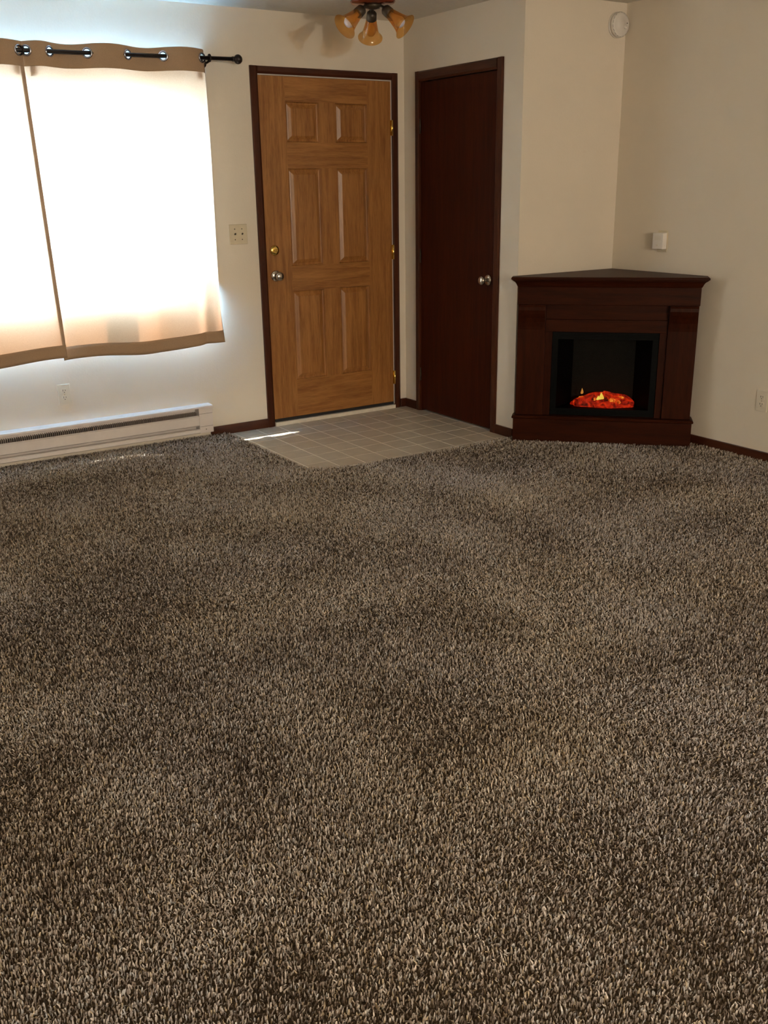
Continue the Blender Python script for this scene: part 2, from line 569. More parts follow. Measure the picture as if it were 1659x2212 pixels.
def build_carpet():
    step = 0.0056
    gx, gy = np.meshgrid(np.arange(XL, XR, step), np.arange(-6.3, 0, step))
    x = gx.ravel() + (rng.random(gx.size) - 0.5) * step * 1.1
    y = gy.ravel() + (rng.random(gx.size) - 0.5) * step * 1.1
    d = np.stack([x - CAM.x, y - CAM.y, np.full(x.size, 0.01 - CAM.z)], 1)
    dep = d @ np.array(fwd)
    px = 829.5 + F_PX * (d @ np.array(rgt)) / np.maximum(dep, 0.05)
    py = 1106 - F_PX * (d @ np.array(upv)) / np.maximum(dep, 0.05)
    seen = (dep > 0.3) & (px > -140) & (px < 1800) & (py < 2360)
    keep = dep > -0.6
    # a strand is kept more rarely farther off, where it is drawn a little larger
    dist = np.linalg.norm(d, axis=1)
    q = np.clip(1.10 - 0.13 * (dist - 2.0), 0.45, 1.0)
    q = np.where(seen, q, q * 0.48)
    keep &= rng.random(x.size) < q
    keep &= (x < XR - 0.012) & (x > XL + 0.005) & (y < -0.004)
    keep &= ~in_poly(x, y, [(0.004, 0.01), (-1.350, 0.01)] + [(a + 0.003, b + 0.003) for a, b in EDGE[2:]])
    keep &= ~((x > -0.004) & (y > YC - 0.004))
    # under the fireplace
    u = ((x - XR) - (y - YC)) / 2 ** 0.5
    v = -((x - XR) + (y - YC)) / 2 ** 0.5
    keep &= ~((np.abs(u + 0.022) < 0.503) & (v < 0.617))
    x, y, dist, seen = x[keep], y[keep], dist[keep], seen[keep]
    n = len(x)
    big = np.clip(0.95 + 0.09 * (dist - 2.0), 0.95, 1.35)
    big = np.where(seen, big, big * 1.35)
    # pile direction drifts in patches (footprints, vacuum strokes)
    ang = 2 * math.pi * (0.9 * vnoise(x, y, 0.55, 1) + 0.5 * vnoise(x, y, 0.2, 2)) + rng.normal(0, 1.5, n)
    lean = np.clip(0.42 + 0.7 * (vnoise(x, y, 0.35, 3) - 0.5) + rng.normal(0, 0.28, n), 0.05, 1.25)
    L = (0.0125 + rng.normal(0, 0.0020, n)) * (0.9 + 0.1 * big)
    w = (0.0015 + 0.0008 * rng.random(n)) * big
    lx, ly = np.cos(ang), np.sin(ang)
    fa = rng.random(n) * 2 * math.pi          # facing of the flat yarn
    wx, wy = np.cos(fa), np.sin(fa)
    base = np.stack([x, y, np.full(n, 0.004)], 1)
    h1 = L * 0.5
    c1 = np.stack([lx * np.sin(lean * 0.5) * h1, ly * np.sin(lean * 0.5) * h1, np.cos(lean * 0.5) * h1], 1)
    l2 = np.clip(lean * 1.35, 0, 1.5)
    tw = ang + rng.normal(0, 1.1, n)
    c2 = c1 + np.stack([np.cos(tw) * np.sin(l2) * h1, np.sin(tw) * np.sin(l2) * h1, np.cos(l2) * h1], 1)
    W = np.stack([wx, wy, np.zeros(n)], 1) * w[:, None]
    W2 = np.stack([np.cos(fa + 0.7), np.sin(fa + 0.7), rng.normal(0, 0.25, n)], 1) * (w * 1.05)[:, None]
    V = np.stack([base - W * 0.7, base + W * 0.7, base + c1 - W, base + c1 + W, base + c2 - W2 * 0.75, base + c2 + W2 * 0.75], 1).reshape(-1, 3)
    k = np.arange(n)[:, None] * 6
    F = np.concatenate([k + np.array([[0, 1, 3, 2]]), k + np.array([[2, 3, 5, 4]])], 1).reshape(-1, 4)
    pal = np.array([(0.61, 0.535, 0.44), (0.50, 0.435, 0.355), (0.38, 0.315, 0.25), (0.22, 0.17, 0.125), (0.11, 0.08, 0.056), (0.52, 0.50, 0.45), (0.46, 0.37, 0.24)])
    wgt = np.array([0.22, 0.24, 0.17, 0.13, 0.09, 0.09, 0.06])
    # yarn blends vary gently from place to place
    s = vnoise(x, y, 0.26, 4) * 0.6 + vnoise(x, y, 0.9, 5) * 0.4 - 0.5
    clump = vnoise(x, y, 0.0095, 6) - 0.5
    r = np.clip(rng.random(n) * 0.62 + 0.22 + 0.62 * s - 0.55 * clump, 0, 0.999)
    order = np.array([0, 5, 1, 6, 2, 3, 4])
    cum = np.cumsum(wgt[order]) / wgt.sum()
    idx = order[np.searchsorted(cum, r)]
    col = pal[idx] * (1 + rng.normal(0, 0.10, n))[:, None]
    hue = (vnoise(x, y, 0.42, 8) - 0.5)
    col = col * np.stack([1 + 0.06 * hue, 1 + 0.0 * hue, 1 - 0.16 * hue], 1)
    col = np.clip(col * np.array([0.97, 0.99, 1.10]), 0.01, 0.9)
    C4 = np.concatenate([np.repeat(col, 6, 0), np.ones((n * 6, 1))], 1).astype(np.float32)
    me = bpy.data.meshes.new('carpet_pile')
    me.vertices.add(len(V))
    me.vertices.foreach_set('co', V.astype(np.float32).ravel())
    me.loops.add(len(F) * 4)
    me.loops.foreach_set('vertex_index', F.astype(np.int32).ravel())
    me.polygons.add(len(F))
    me.polygons.foreach_set('loop_start', np.arange(0, len(F) * 4, 4, dtype=np.int32))
    me.polygons.foreach_set('use_smooth', np.ones(len(F), bool))
    me.update(calc_edges=True)
    a = me.attributes.new('yarn', 'FLOAT_COLOR', 'POINT')
    a.data.foreach_set('color', C4.ravel())
    me.materials.append(M['yarn'])
    o = link(bpy.data.objects.new('carpet_pile', me))
    tag(o, 'speckled brown and beige frieze carpet pile covering the living room floor', 'carpet', kind='stuff')
    print('carpet strands', n, flush=True)


build_carpet()

# baseboards
BH = 0.058


def baseboard(name, x0, x1, y0, y1, mat, label):
    tag(mesh_obj(name, B(x0, x1, y0, y1, 0.0, BH, 0.002), mat), label, 'baseboard', kind='structure')


baseboard('baseboard_back', -1.462, DX0 - 0.052, -0.012, 0, 'trim_x', 'dark wood baseboard between the heater and the entry door')
baseboard('baseboard_corner', DX1 + 0.052, -0.0005, -0.012, 0, 'trim_x', 'short dark baseboard between the two doors, on the entry wall')
baseboard('baseboard_closet', -0.012, 0, CY0 + 0.046, -0.0125, 'trim_y', 'short dark baseboard between the entry corner and the closet door')
baseboard('baseboard_closet_end', -0.012, 0, YC, CY1 - 0.051, 'trim_y', 'short dark baseboard between the closet door and the fireplace')
baseboard('baseboard_front', 0, XR - 0.0125, YC - 0.012, YC, 'trim_x', 'dark wood baseboard behind the fireplace')
baseboard('baseboard_right', XR - 0.012, XR, YN, YC, 'trim_y', 'dark wood baseboard along the wall right of the fireplace')

# ------------------------------------------------------------------ door_1: six panel oak entry door
door = tag(empty('door_1', ((DX0 + DX1) / 2, 0, 0)), 'golden oak six panel entry door with brass deadbolt', 'door', kind='structure')
OX = (DX0 + DX1) / 2


def dpart(name, bm, mat, parent=None, smooth=False):
    bmesh.ops.translate(bm, verts=bm.verts, vec=(-OX, 0, 0))
    return mesh_obj(name, bm, mat, parent or door, smooth)


cols = [(-0.846, -0.621), (-0.506, -0.279)]
rows = [(1.706, 1.930), (0.989, 1.559), (0.280, 0.838)]
# stiles (upright) and rails (level) of the slab
T = 0.044
for nm, xa, xb in (('stile', DX0, cols[0][0]), ('stile', cols[0][1], cols[1][0]), ('stile', cols[1][1], DX1)):
    if nm == 'stile' and xa == cols[0][1]:
        for ra, rb in rows:
            dpart('mullion', B(xa, xb, 0, T, ra, rb), 'oak')
    else:
        dpart('stile', B(xa, xb, 0, T, DZ0 + 0.005, DZ1 - 0.004), 'oak')
edges = [DZ0 + 0.005, 0.280, 0.838, 0.989, 1.559, 1.706, 1.930, DZ1 - 0.004]
for k in range(0, 8, 2):
    dpart('rail', B(cols[0][0], cols[1][1], 0, T, edges[k], edges[k + 1]), 'oak_x')
for xa, xb in cols:
    for za, zb in rows:
        bm = bmesh.new()
        rings = []
        for ins, y in ((0, 0.0), (0.006, 0.010), (0.013, 0.0115), (0.018, 0.010), (0.036, 0.0015), (0.040, 0.0010)):
            rings.append([(xa + ins, y, za + ins), (xb - ins, y, za + ins), (xb - ins, y, zb - ins), (xa + ins, y, zb - ins)])
        loft(bm, rings, True, False)
        bm.verts.ensure_lookup_table()
        bm.faces.new([bm.verts[len(bm.verts) - 4 + k] for k in range(4)])
        loft(bm, [[(xa, 0.0, za), (xb, 0.0, za), (xb, 0.0, zb), (xa, 0.0, zb)], [(xa, T, za), (xb, T, za), (xb, T, zb), (xa, T, zb)]], True, False)
        dpart('panel', bm, 'oak')


def casing_v(x0, x1, z0, z1):
    bm = bmesh.new()
    lo, hi = min(x0, x1), max(x0, x1)
    pr = [(lo, 0.012), (lo, -0.010), (lo + 0.006, -0.016), (hi - 0.012, -0.014), (hi, -0.008), (hi, 0.012)]
    loft(bm, [[(x, y, z) for x, y in pr] for z in (z0, z1)])
    return bm


dpart('casing', casing_v(DX0 - 0.051, DX0 - 0.003, 0.0, DZ1 + 0.044), 'trim')
dpart('casing', casing_v(DX1 + 0.007, DX1 + 0.051, 0.0, DZ1 + 0.044), 'trim')
bm = bmesh.new()
pr = [(0.012, DZ1 + 0.004), (-0.008, DZ1 + 0.004), (-0.014, DZ1 + 0.016), (-0.016, DZ1 + 0.038), (-0.010, DZ1 + 0.044), (0.012, DZ1 + 0.044)]
loft(bm, [[(x, y, z) for y, z in pr] for x in (DX0 - 0.003, DX1 + 0.007)])
dpart('head_casing', bm, 'trim_x')
for xa, xb in ((a0, DX0 - 0.0005), (DX1 + 0.0005, a1)):
    dpart('jamb', B(xa, xb, 0.013, WT, 0.0, DZ1 + 0.020), 'trim')
dpart('head_jamb', B(DX0, DX1, 0.013, WT, DZ1, DZ1 + 0.020), 'trim_x')
tag(dpart('weatherstrip', B(DX0, DX1, -0.003, 0.010, DZ1 - 0.003, DZ1 + 0.0035), 'strip'), 'pale grey weatherstrip over the slab')
dpart('weatherstrip', B(DX1 + 0.0008, DX1 + 0.0066, -0.001, 0.010, 0.03, DZ1 + 0.003), 'strip')
dpart('threshold', B(DX0 - 0.003, DX1 + 0.003, -0.022, WT, 0.002, 0.026, 0.002), 'threshold')
dpart('door_sweep', B(DX0 + 0.002, DX1 - 0.002, -0.004, 0.040, 0.0275, DZ0 + 0.0045), 'rubber')
for hz in (1.797, 1.040, 0.213):
    h = dpart('hinge', lathe(bmesh.new(), [(0.0, -0.001), (0.0065, 0.0), (0.0065, 0.092), (0.0, 0.093)], (DX1 + 0.005, -0.010, hz - 0.046), (0, 0, 1), 12), 'brass', smooth=True)
    dpart('hinge_leaf', B(DX1 - 0.004, DX1 + 0.0065, -0.003, -0.0004, hz - 0.045, hz + 0.045), 'brass', h)
# deadbolt and knob
db = dpart('deadbolt', lathe(bmesh.new(), [(0.031, 0.0), (0.031, 0.004), (0.027, 0.009), (0.018, 0.011), (0.0, 0.0115)], (-0.962, 0, 1.089), (0, -1, 0), 28), 'brass', smooth=True)
dpart('thumb_turn', B(-0.975, -0.949, -0.026, -0.010, 1.084, 1.094, 0.003), 'brass', db)
kb = dpart('knob_rose', lathe(bmesh.new(), [(0.034, 0.0), (0.033, 0.006), (0.024, 0.011), (0.012, 0.014), (0.0, 0.0145)], (-0.960, 0, 0.937), (0, -1, 0), 28), 'nickel', smooth=True)
dpart('knob', lathe(bmesh.new(), [(0.010, 0.012), (0.011, 0.030), (0.022, 0.038), (0.0275, 0.050), (0.026, 0.060), (0.016, 0.066), (0.0, 0.067)], (-0.960, 0, 0.937), (0, -1, 0), 28), 'nickel', kb, True)

# ------------------------------------------------------------------ door_2: flush closet door
cl = tag(empty('door_2', (0, (CY0 + CY1) / 2, 0)), 'dark flush closet door with a silver knob', 'door', kind='structure')
OY = (CY0 + CY1) / 2


def cpart(name, bm, mat, parent=None, smooth=False):
    bmesh.ops.translate(bm, verts=bm.verts, vec=(0, -OY, 0))
    return mesh_obj(name, bm, mat, parent or cl, smooth)


cpart('slab', B(0.004, 0.040, CY1 + 0.002, CY0 - 0.002, 0.014, CTOP - 0.003, 0.0015), 'closet')


def ccasing(y0, y1, z0, z1):
    pr = [(0.011, y0), (-0.010, y0), (-0.015, y0 + 0.006), (-0.014, y1 - 0.008), (-0.008, y1), (0.011, y1)]
    return loft(bmesh.new(), [[(x, y, z) for x, y in pr] for z in (z0, z1)])


cpart('casing', ccasing(CY0 + 0.002, CY0 + 0.045, 0, CTOP + 0.060), 'trim')
cpart('casing', ccasing(CY1 - 0.050, CY1 - 0.002, 0, CTOP + 0.060), 'trim')
pr = [(0.011, CTOP + 0.002), (-0.009, CTOP + 0.002), (-0.015, CTOP + 0.014), (-0.015, CTOP + 0.052), (-0.009, CTOP + 0.060), (0.011, CTOP + 0.060)]
cpart('head_casing', loft(bmesh.new(), [[(x, y, z) for x, z in pr] for y in (CY1 - 0.002, CY0 + 0.002)]), 'trim_y')
cpart('jamb', B(0.011, 0.11, CY0, CY0 + 0.012, 0, CTOP + 0.012), 'trim')
cpart('jamb', B(0.011, 0.11, CY1 - 0.012, CY1, 0, CTOP + 0.012), 'trim')
cpart('stop', B(0.041, 0.055, CY1, CY0, 0.0, CTOP), 'trim')
for hz in (1.80, 1.02, 0.25):
    cpart('hinge', lathe(bmesh.new(), [(0.0, -0.001), (0.005, 0.0), (0.005, 0.085), (0.0, 0.086)], (-0.003, CY0 - 0.001, hz - 0.043), (0, 0, 1), 10), 'socket', smooth=True)
kr = cpart('knob_rose', lathe(bmesh.new(), [(0.032, 0.0), (0.031, 0.005), (0.022, 0.010), (0.011, 0.013), (0.0, 0.0135)], (0.004, -0.868, 0.912), (-1, 0, 0), 28), 'nickel', smooth=True)
cpart('knob', lathe(bmesh.new(), [(0.010, 0.011), (0.010, 0.030), (0.020, 0.036), (0.0265, 0.047), (0.0255, 0.057), (0.016, 0.063), (0.0, 0.064)], (0.004, -0.868, 0.912), (-1, 0, 0), 28), 'nickel', kr, True)


# ------------------------------------------------------------------ windows
def window(name, x0, x1, y_in, y_out, z0, z1, label):
    w = tag(empty(name, ((x0 + x1) / 2, y_in, z0)), label, 'window', kind='structure')
    o = Vector(((x0 + x1) / 2, y_in, z0))
    s = 1 if y_out > y_in else -1
    ya, yb = y_out - s * 0.03, y_out - s * 0.085
    ya, yb = min(ya, yb), max(ya, yb)

    def p(nm, b, mat):
        bmesh.ops.translate(b, verts=b.verts, vec=-o)
        return mesh_obj(nm, b, mat, w)
    t = 0.04
    p('window_frame', box(box(box(B(x0, x1, ya, yb, z0, z0 + t), x0, x1, ya, yb, z1 - t, z1), x0, x0 + t, ya, yb, z0 + t, z1 - t), x1 - t, x1, ya, yb, z0 + t, z1 - t), 'vinyl_frame')
    mx = (x0 + x1) / 2
    p('window_mullion', B(mx - 0.022, mx + 0.022, ya, yb, z0 + t, z1 - t), 'vinyl_frame')
    ym = (ya + yb) / 2
    p('pane', B(x0 + t, mx - 0.022, ym - 0.003, ym + 0.003, z0 + t, z1 - t), 'pane')
    p('pane', B(mx + 0.022, x1 - t, ym - 0.003, ym + 0.003, z0 + t, z1 - t), 'pane')
    return w


window('window_1', WX0, WX1, 0, WT, WZ0, WZ1, 'sliding window behind the tan curtains')
window('fill_window', NX0, NX1, YN, YN - WT, NZ0, NZ1, 'unseen window behind the photographer, added for fill light')

# ------------------------------------------------------------------ curtain rod
RY = -0.100
TILT = 0.0147


def rz(x):
    return 2.120 + (x + 1.80) * TILT


rod = tag(empty('curtain_rod', (-2.3, RY, rz(-2.3))), 'black curtain rod with a ball finial above the window', 'curtain rod')
ro = Vector(rod.location)


def rpart(name, bm, mat='bronze', parent=None, smooth=True):
    bmesh.ops.translate(bm, verts=bm.verts, vec=-ro)
    return mesh_obj(name, bm, mat, parent or rod, smooth)


XA, XB = -3.40, -1.205
rpart('pole', tube(bmesh.new(), [(XA, RY, rz(XA)), (XB, RY, rz(XB))], 0.0105, 16))
for xe, s in ((XB, 1), (XA, -1)):
    f = rpart('finial', lathe(bmesh.new(), [(0.0, 0), (0.013, 0.001), (0.013, 0.010), (0.009, 0.012), (0.016, 0.017), (0.0235, 0.026), (0.026, 0.036), (0.0235, 0.046), (0.015, 0.056), (0.0, 0.060)],
                              (xe - 0.012 * s, RY, rz(xe)), (s, 0, 0), 24))
for xb in (-1.352, -2.345, -3.36):
    br = rpart('bracket', tube(bmesh.new(), [(xb, -0.001, rz(xb) - 0.018), (xb, -0.06, rz(xb) - 0.020), (xb, RY + 0.004, rz(xb) - 0.015)], 0.006, 10))
    rpart('bracket_ring', torus(bmesh.new(), (xb, RY, rz(xb)), (1, 0, 0), 0.017, 0.005), parent=br)
    rpart('wall_plate', lathe(bmesh.new(), [(0.0, 0.0), (0.024, 0.0), (0.022, 0.006), (0.0, 0.007)], (xb, -0.0005, rz(xb) - 0.018), (0, -1, 0), 20), parent=br)


# ------------------------------------------------------------------ curtains
def curtain(label, gx, first_front, xl, xr, amp, ybase, hem_dark_side):
    """gx: grommet positions from left to right; first_front: sign between gx[0] and gx[1] (+1 in front of the rod)
    xl(t), xr(t): side edges, t = 0 at the top and 1 at the bottom"""
    top, hb, bot, hem = 2.163, 2.048, 0.566, 0.072
    cx = (gx[0] + gx[-1]) / 2
    root = tag(empty('curtain', (cx, RY, bot)), label, 'curtain', group='pair of tan window curtains')
    o0 = Vector((cx, RY, bot))

    knots = [xl(0) - 0.02] + list(gx) + [xr(0) + 0.02]

    def wave(x):
        for k in range(len(knots) - 1):
            if x <= knots[k + 1] or k == len(knots) - 2:
                s = first_front if (k % 2 == 1) else -first_front
                t = (x - knots[k]) / (knots[k + 1] - knots[k])
                a = min(1.0, (knots[k + 1] - knots[k]) / 0.17)
                return s * math.sin(math.pi * max(0, min(1, t))) * a
        return 0

    def pos(s, t):
        """s 0..1 across, t 0..1 down"""
        x = xl(t) + (xr(t) - xl(t)) * s
        x_top = xl(0) + (xr(0) - xl(0)) * s
        z = top + (bot - top) * t
        z += (x_top + 1.80) * TILT * (1 - t)
        wv = wave(x_top)
        dn = (top - z) / (top - bot)
        a = amp * (0.30 + 0.70 * math.exp(-dn * 7.0))
        y = RY * (1 - t) + ybase(x) * t - a * wv * (1 - 0.6 * t)
        y += 0.005 * math.sin(9.0 * s + 1.3) * t + 0.003 * math.sin(23 * s + 0.4) * t * t
        k = max(0.0, min(1.0, (x_top - (xr(0) - 0.045)) / 0.045)) if not hem_dark_side else 0.0
        f = max(0.0, min(1.0, (1.0 - t) / 0.22))
        y += (-0.0035 - y) * k * k * f            # the free edge curls back to the wall
        z += (0.004 * wv) * (1 - t) ** 6 + (0.012 * math.sin(7.5 * s + 0.6) + 0.014 * (s - 0.5)) * t ** 4
        return Vector((x, y, z))

    def sheet(nm, t0, t1, s0, s1, ns, nt_, mat, off=0.0, holes=False, thick=0.0):
        bm = bmesh.new()
        grid = []
        for j in range(nt_ + 1):
            t = t0 + (t1 - t0) * j / nt_
            row = []
            for i in range(ns + 1):
                p = pos(s0 + (s1 - s0) * i / ns, t)
                p.y -= off
                row.append(bm.verts.new(p - o0))
            grid.append(row)
        for j in range(nt_):
            for i in range(ns):
                q = (grid[j][i], grid[j][i + 1], grid[j + 1][i + 1], grid[j + 1][i])
                if holes:
                    c = (q[0].co + q[1].co + q[2].co + q[3].co) / 4 + o0
                    if any((c.x - g) ** 2 * 1.15 + (c.z - rz(g)) ** 2 < 0.0215 ** 2 for g in gx):
                        continue
                bm.faces.new(q)
        ob = mesh_obj(nm, bm, mat, root, True, recalc=False)
        if thick:
            md = ob.modifiers.new('thickness', 'SOLIDIFY')
            md.thickness = thick
            md.offset = 0
        return ob
    th = (top - hb) / (top - bot)
    tb = 1 - hem / (top - bot)
    ns = int((xr(0) - xl(0)) / 0.0042)
    tag(sheet('header_band', 0, th, 0, 1, ns, 28, 'curtain_hem', 0.0, True, 0.002), 'doubled cloth band with metal grommets')
    sheet('fabric', th, tb, 0, 1, 110, 60, 'curtain')
    tag(sheet('bottom_hem', tb, 1, 0, 1, 110, 4, 'curtain_hem', 0.0, False, 0.002), 'doubled darker hem')
    for s0, s1 in ((0.0, 0.010), (0.978 if hem_dark_side else 0.990, 1.0)):
        sheet('side_hem', th, tb, s0, s1, 2, 60, 'curtain_hem', -0.002)
    for g in gx:
        e = 0.004
        y0, y1 = -amp * wave(g - e), -amp * wave(g + e)
        tang = Vector((2 * e, y1 - y0, 0)).normalized()
        nrm = Vector((tang.y, -tang.x, 0))
        bm = torus(bmesh.new(), Vector((g, RY, rz(g))) - o0, nrm, 0.0225, 0.0052)
        mesh_obj('grommet', bm, 'chrome', root, True)
    # hanging tabs sewn behind the header
    for g in (gx[-1] - 0.025, gx[0] + 0.03):
        s = (g - xl(0)) / (xr(0) - xl(0))
        p = pos(s, th)
        bm = B(p.x - 0.022, p.x + 0.012, p.y + 0.010, p.y + 0.013, p.z - 0.048, p.z + 0.03)
        bmesh.ops.translate(bm, verts=bm.verts, vec=-o0)
        mesh_obj('back_tab', bm, 'curtain_hem', root)
    return root


curtain('tan grommet curtain panel nearer the entry door', [-2.329, -2.214, -2.024, -1.810, -1.617, -1.395], 1,
        lambda t: -2.368 + 0.058 * t, lambda t: -1.350 - 0.022 * max(0, (t - 0.78) / 0.22) + 0.004 * math.sin(6 * t), 0.030, lambda x: -0.062 - 0.040 * max(0.0, min(1.0, (x + 1.75) / 0.22)) * (1 - 0.6 * math.exp(-((x + 1.475) / 0.03) ** 2)), False)
curtain('tan grommet curtain panel cut off by the left picture edge', [-3.310, -3.130, -2.940, -2.750, -2.560, -2.363], 1,
        lambda t: -3.335, lambda t: -2.349 + 0.052 * t, 0.030, lambda x: -0.076, True)

# ------------------------------------------------------------------ baseboard heater
HX0, HX1, HD, HB, HT = -3.40, -1.468, 0.066, 0.045, 0.209
ht = tag(empty('baseboard_heater', ((HX0 + HX1) / 2, 0, HB)), 'long white electric baseboard heater under the curtains', 'heater')
ho = Vector(ht.location)


def hpart(name, bm, mat='white_enamel', smooth=False):
    bmesh.ops.translate(bm, verts=bm.verts, vec=-ho)
    return mesh_obj(name, bm, mat, ht, smooth)


EC = 0.088
ix0, ix1 = HX0 + EC, HX1 - EC


def xprof(pr, x0, x1):
    return loft(bmesh.new(), [[(x, y, z) for y, z in pr] for x in (x0, x1)])


hpart('back_panel', xprof([(-0.001, HB), (-0.001, HT - 0.002), (-0.005, HT - 0.002), (-0.005, HB)], ix0, ix1))
hpart('top_cover', xprof([(-0.001, HT + 0.003), (-0.001, HT - 0.0015), (-HD + 0.004, HT - 0.004), (-HD - 0.001, HT - 0.012), (-HD - 0.004, HT - 0.011), (-HD - 0.003, HT - 0.002), (-HD + 0.006, HT + 0.002)], HX0, HX1 + 0.004))
hpart('front_panel', xprof([(-HD, HB + 0.049), (-HD, HT - 0.062), (-HD + 0.010, HT - 0.055), (-HD + 0.012, HT - 0.057), (-HD + 0.003, HT - 0.064), (-HD + 0.003, HB + 0.051), (-HD + 0.012, HB + 0.044), (-HD + 0.010, HB + 0.042)], ix0, ix1))
hpart('lower_lip', xprof([(-0.005, HB + 0.002), (-HD + 0.006, HB), (-HD - 0.002, HB + 0.004), (-HD - 0.001, HB + 0.022), (-HD + 0.006, HB + 0.027), (-HD + 0.008, HB + 0.025), (-HD + 0.003, HB + 0.020), (-HD + 0.004, HB + 0.006), (-0.005, HB + 0.005)], ix0, ix1))
bm = tube(bmesh.new(), [(ix0, -0.032, HB + 0.095), (ix1, -0.032, HB + 0.095)], 0.007, 10)
x = ix0 + 0.02
while x < ix1:
    box(bm, x, x + 0.0012, -0.052, -0.010, HB + 0.062, HB + 0.126)
    x += 0.011
tag(hpart('heating_element', bm, 'fin'), 'dark finned heating element', kind='stuff')
for xa, xb in ((ix1, HX1), (HX0, ix0)):
    hpart('end_cap', B(xa, xb, -HD - 0.002, -0.001, HB, HT - 0.0125, 0.002))
hpart('end_cap_seam', B(ix1 + 0.002, HX1 - 0.002, -HD - 0.0026, -HD - 0.0015, HB + 0.118, HB + 0.1195), 'slot')
hpart('end_cap_seam', B(ix1 + 0.002, HX1 - 0.002, -HD - 0.0026, -HD - 0.0015, HB + 0.040, HB + 0.0415), 'slot')
hpart('cap_screw', lathe(bmesh.new(), [(0.0035, 0.0), (0.003, 0.0015), (0.0, 0.002)], (ix1 + 0.04, -HD - 0.002, HB + 0.022), (0, -1, 0), 10), 'nickel', True)


# ------------------------------------------------------------------ wall plates
def wall_frame(name, loc, normal, label, cat, group=None):
    """local x along the wall, local -y out of the wall, z up"""
    r = 0.0 if normal == 'y' else -math.pi / 2
    return tag(empty(name, loc, r), label, cat, group)


def outlet(loc, normal, label):
    r = wall_frame('wall_outlet', loc, normal, label, 'outlet', 'ivory wall outlets')
    mesh_obj('cover_plate', B(-0.035, 0.035, -0.0055, -0.0003, -0.057, 0.057, 0.002), 'ivory_pale', r)
    for s in (-1, 1):
        z = 0.0195 * s
        pr = [(0.017 * math.cos(a) * 1.0, 0.0145 * math.sin(a)) for a in [2 * math.pi * i / 24 for i in range(24)]]
        pr = [(max(-0.0165, min(0.0165, x * 1.15)), max(-0.0135, min(0.0135, zz * 1.12))) for x, zz in pr]
        f = mesh_obj('receptacle', loft(bmesh.new(), [[(x, y, z + zz) for x, zz in pr] for y in (-0.005, -0.0075)]), 'ivory_pale', r)
        mesh_obj('slot', B(-0.0078, -0.0052, -0.0080, -0.0070, z - 0.001, z + 0.0085), 'slot', f)
        mesh_obj('slot', B(0.0052, 0.0078, -0.0080, -0.0070, z, z + 0.0075), 'slot', f)
        mesh_obj('ground_hole', lathe(bmesh.new(), [(0.0026, 0), (0.0026, 0.001)], (0, -0.0070, z - 0.0075), (0, -1, 0), 10), 'slot', f)
    mesh_obj('screw', lathe(bmesh.new(), [(0.0035, 0), (0.003, 0.0012), (0, 0.0016)], (0, -0.0055, 0), (0, -1, 0), 10), 'nickel', r)
    return r


outlet((-2.3185, 0, 0.370), 'y', 'ivory wall outlet above the white baseboard heater')
outlet((XR, -2.291, 0.330), 'x', 'ivory wall outlet low on the wall right of the fireplace')

sw = wall_frame('light_switch', (-1.197, 0, 1.192), 'y', 'ivory two gang toggle switch left of the entry door', 'switch')
mesh_obj('switch_plate', B(-0.057, 0.057, -0.006, -0.0003, -0.057, 0.057, 0.0025), 'ivory', sw)
for sx in (-0.023, 0.023):
    mesh_obj('toggle_slot', B(sx - 0.005, sx + 0.005, -0.0066, -0.0055, -0.012, 0.012), 'ivory', sw)
    bm = B(sx - 0.004, sx + 0.004, -0.017, -0.005, -0.004, 0.004, 0.001)
    bmesh.ops.rotate(bm, verts=bm.verts, cent=(sx, -0.006, 0), matrix=Matrix.Rotation(-0.45, 3, 'X'))
    mesh_obj('toggle', bm, 'slot' if False else 'socket', sw)
    for sz in (-0.030, 0.030):
        mesh_obj('screw', lathe(bmesh.new(), [(0.0035, 0), (0.003, 0.001), (0, 0.0014)], (sx, -0.006, sz), (0, -1, 0), 10), 'socket', sw)

# white box on an ivory plate, right wall
tb_ = wall_frame('wall_thermostat', (XR, -1.525, 1.130), 'x', 'small white wall box on an ivory plate above the fireplace', 'thermostat')
mesh_obj('back_plate', B(-0.035, 0.035, -0.006, -0.0003, -0.060, 0.058, 0.002), 'ivory', tb_)
hs = mesh_obj('housing', B(-0.044, 0.034, -0.041, -0.006, -0.044, 0.046, 0.004), 'white_plastic', tb_)
for k in range(4):
    mesh_obj('vent_slot', B(-0.028, 0.018, -0.0415, -0.0405, 0.020 + 0.006 * k - 0.012, 0.0215 + 0.006 * k - 0.012), 'ivory', hs)
mesh_obj('button', lathe(bmesh.new(), [(0.005, 0), (0.0045, 0.002), (0, 0.0025)], (-0.005, -0.041, -0.022), (0, -1, 0), 14), 'ivory_pale', hs)

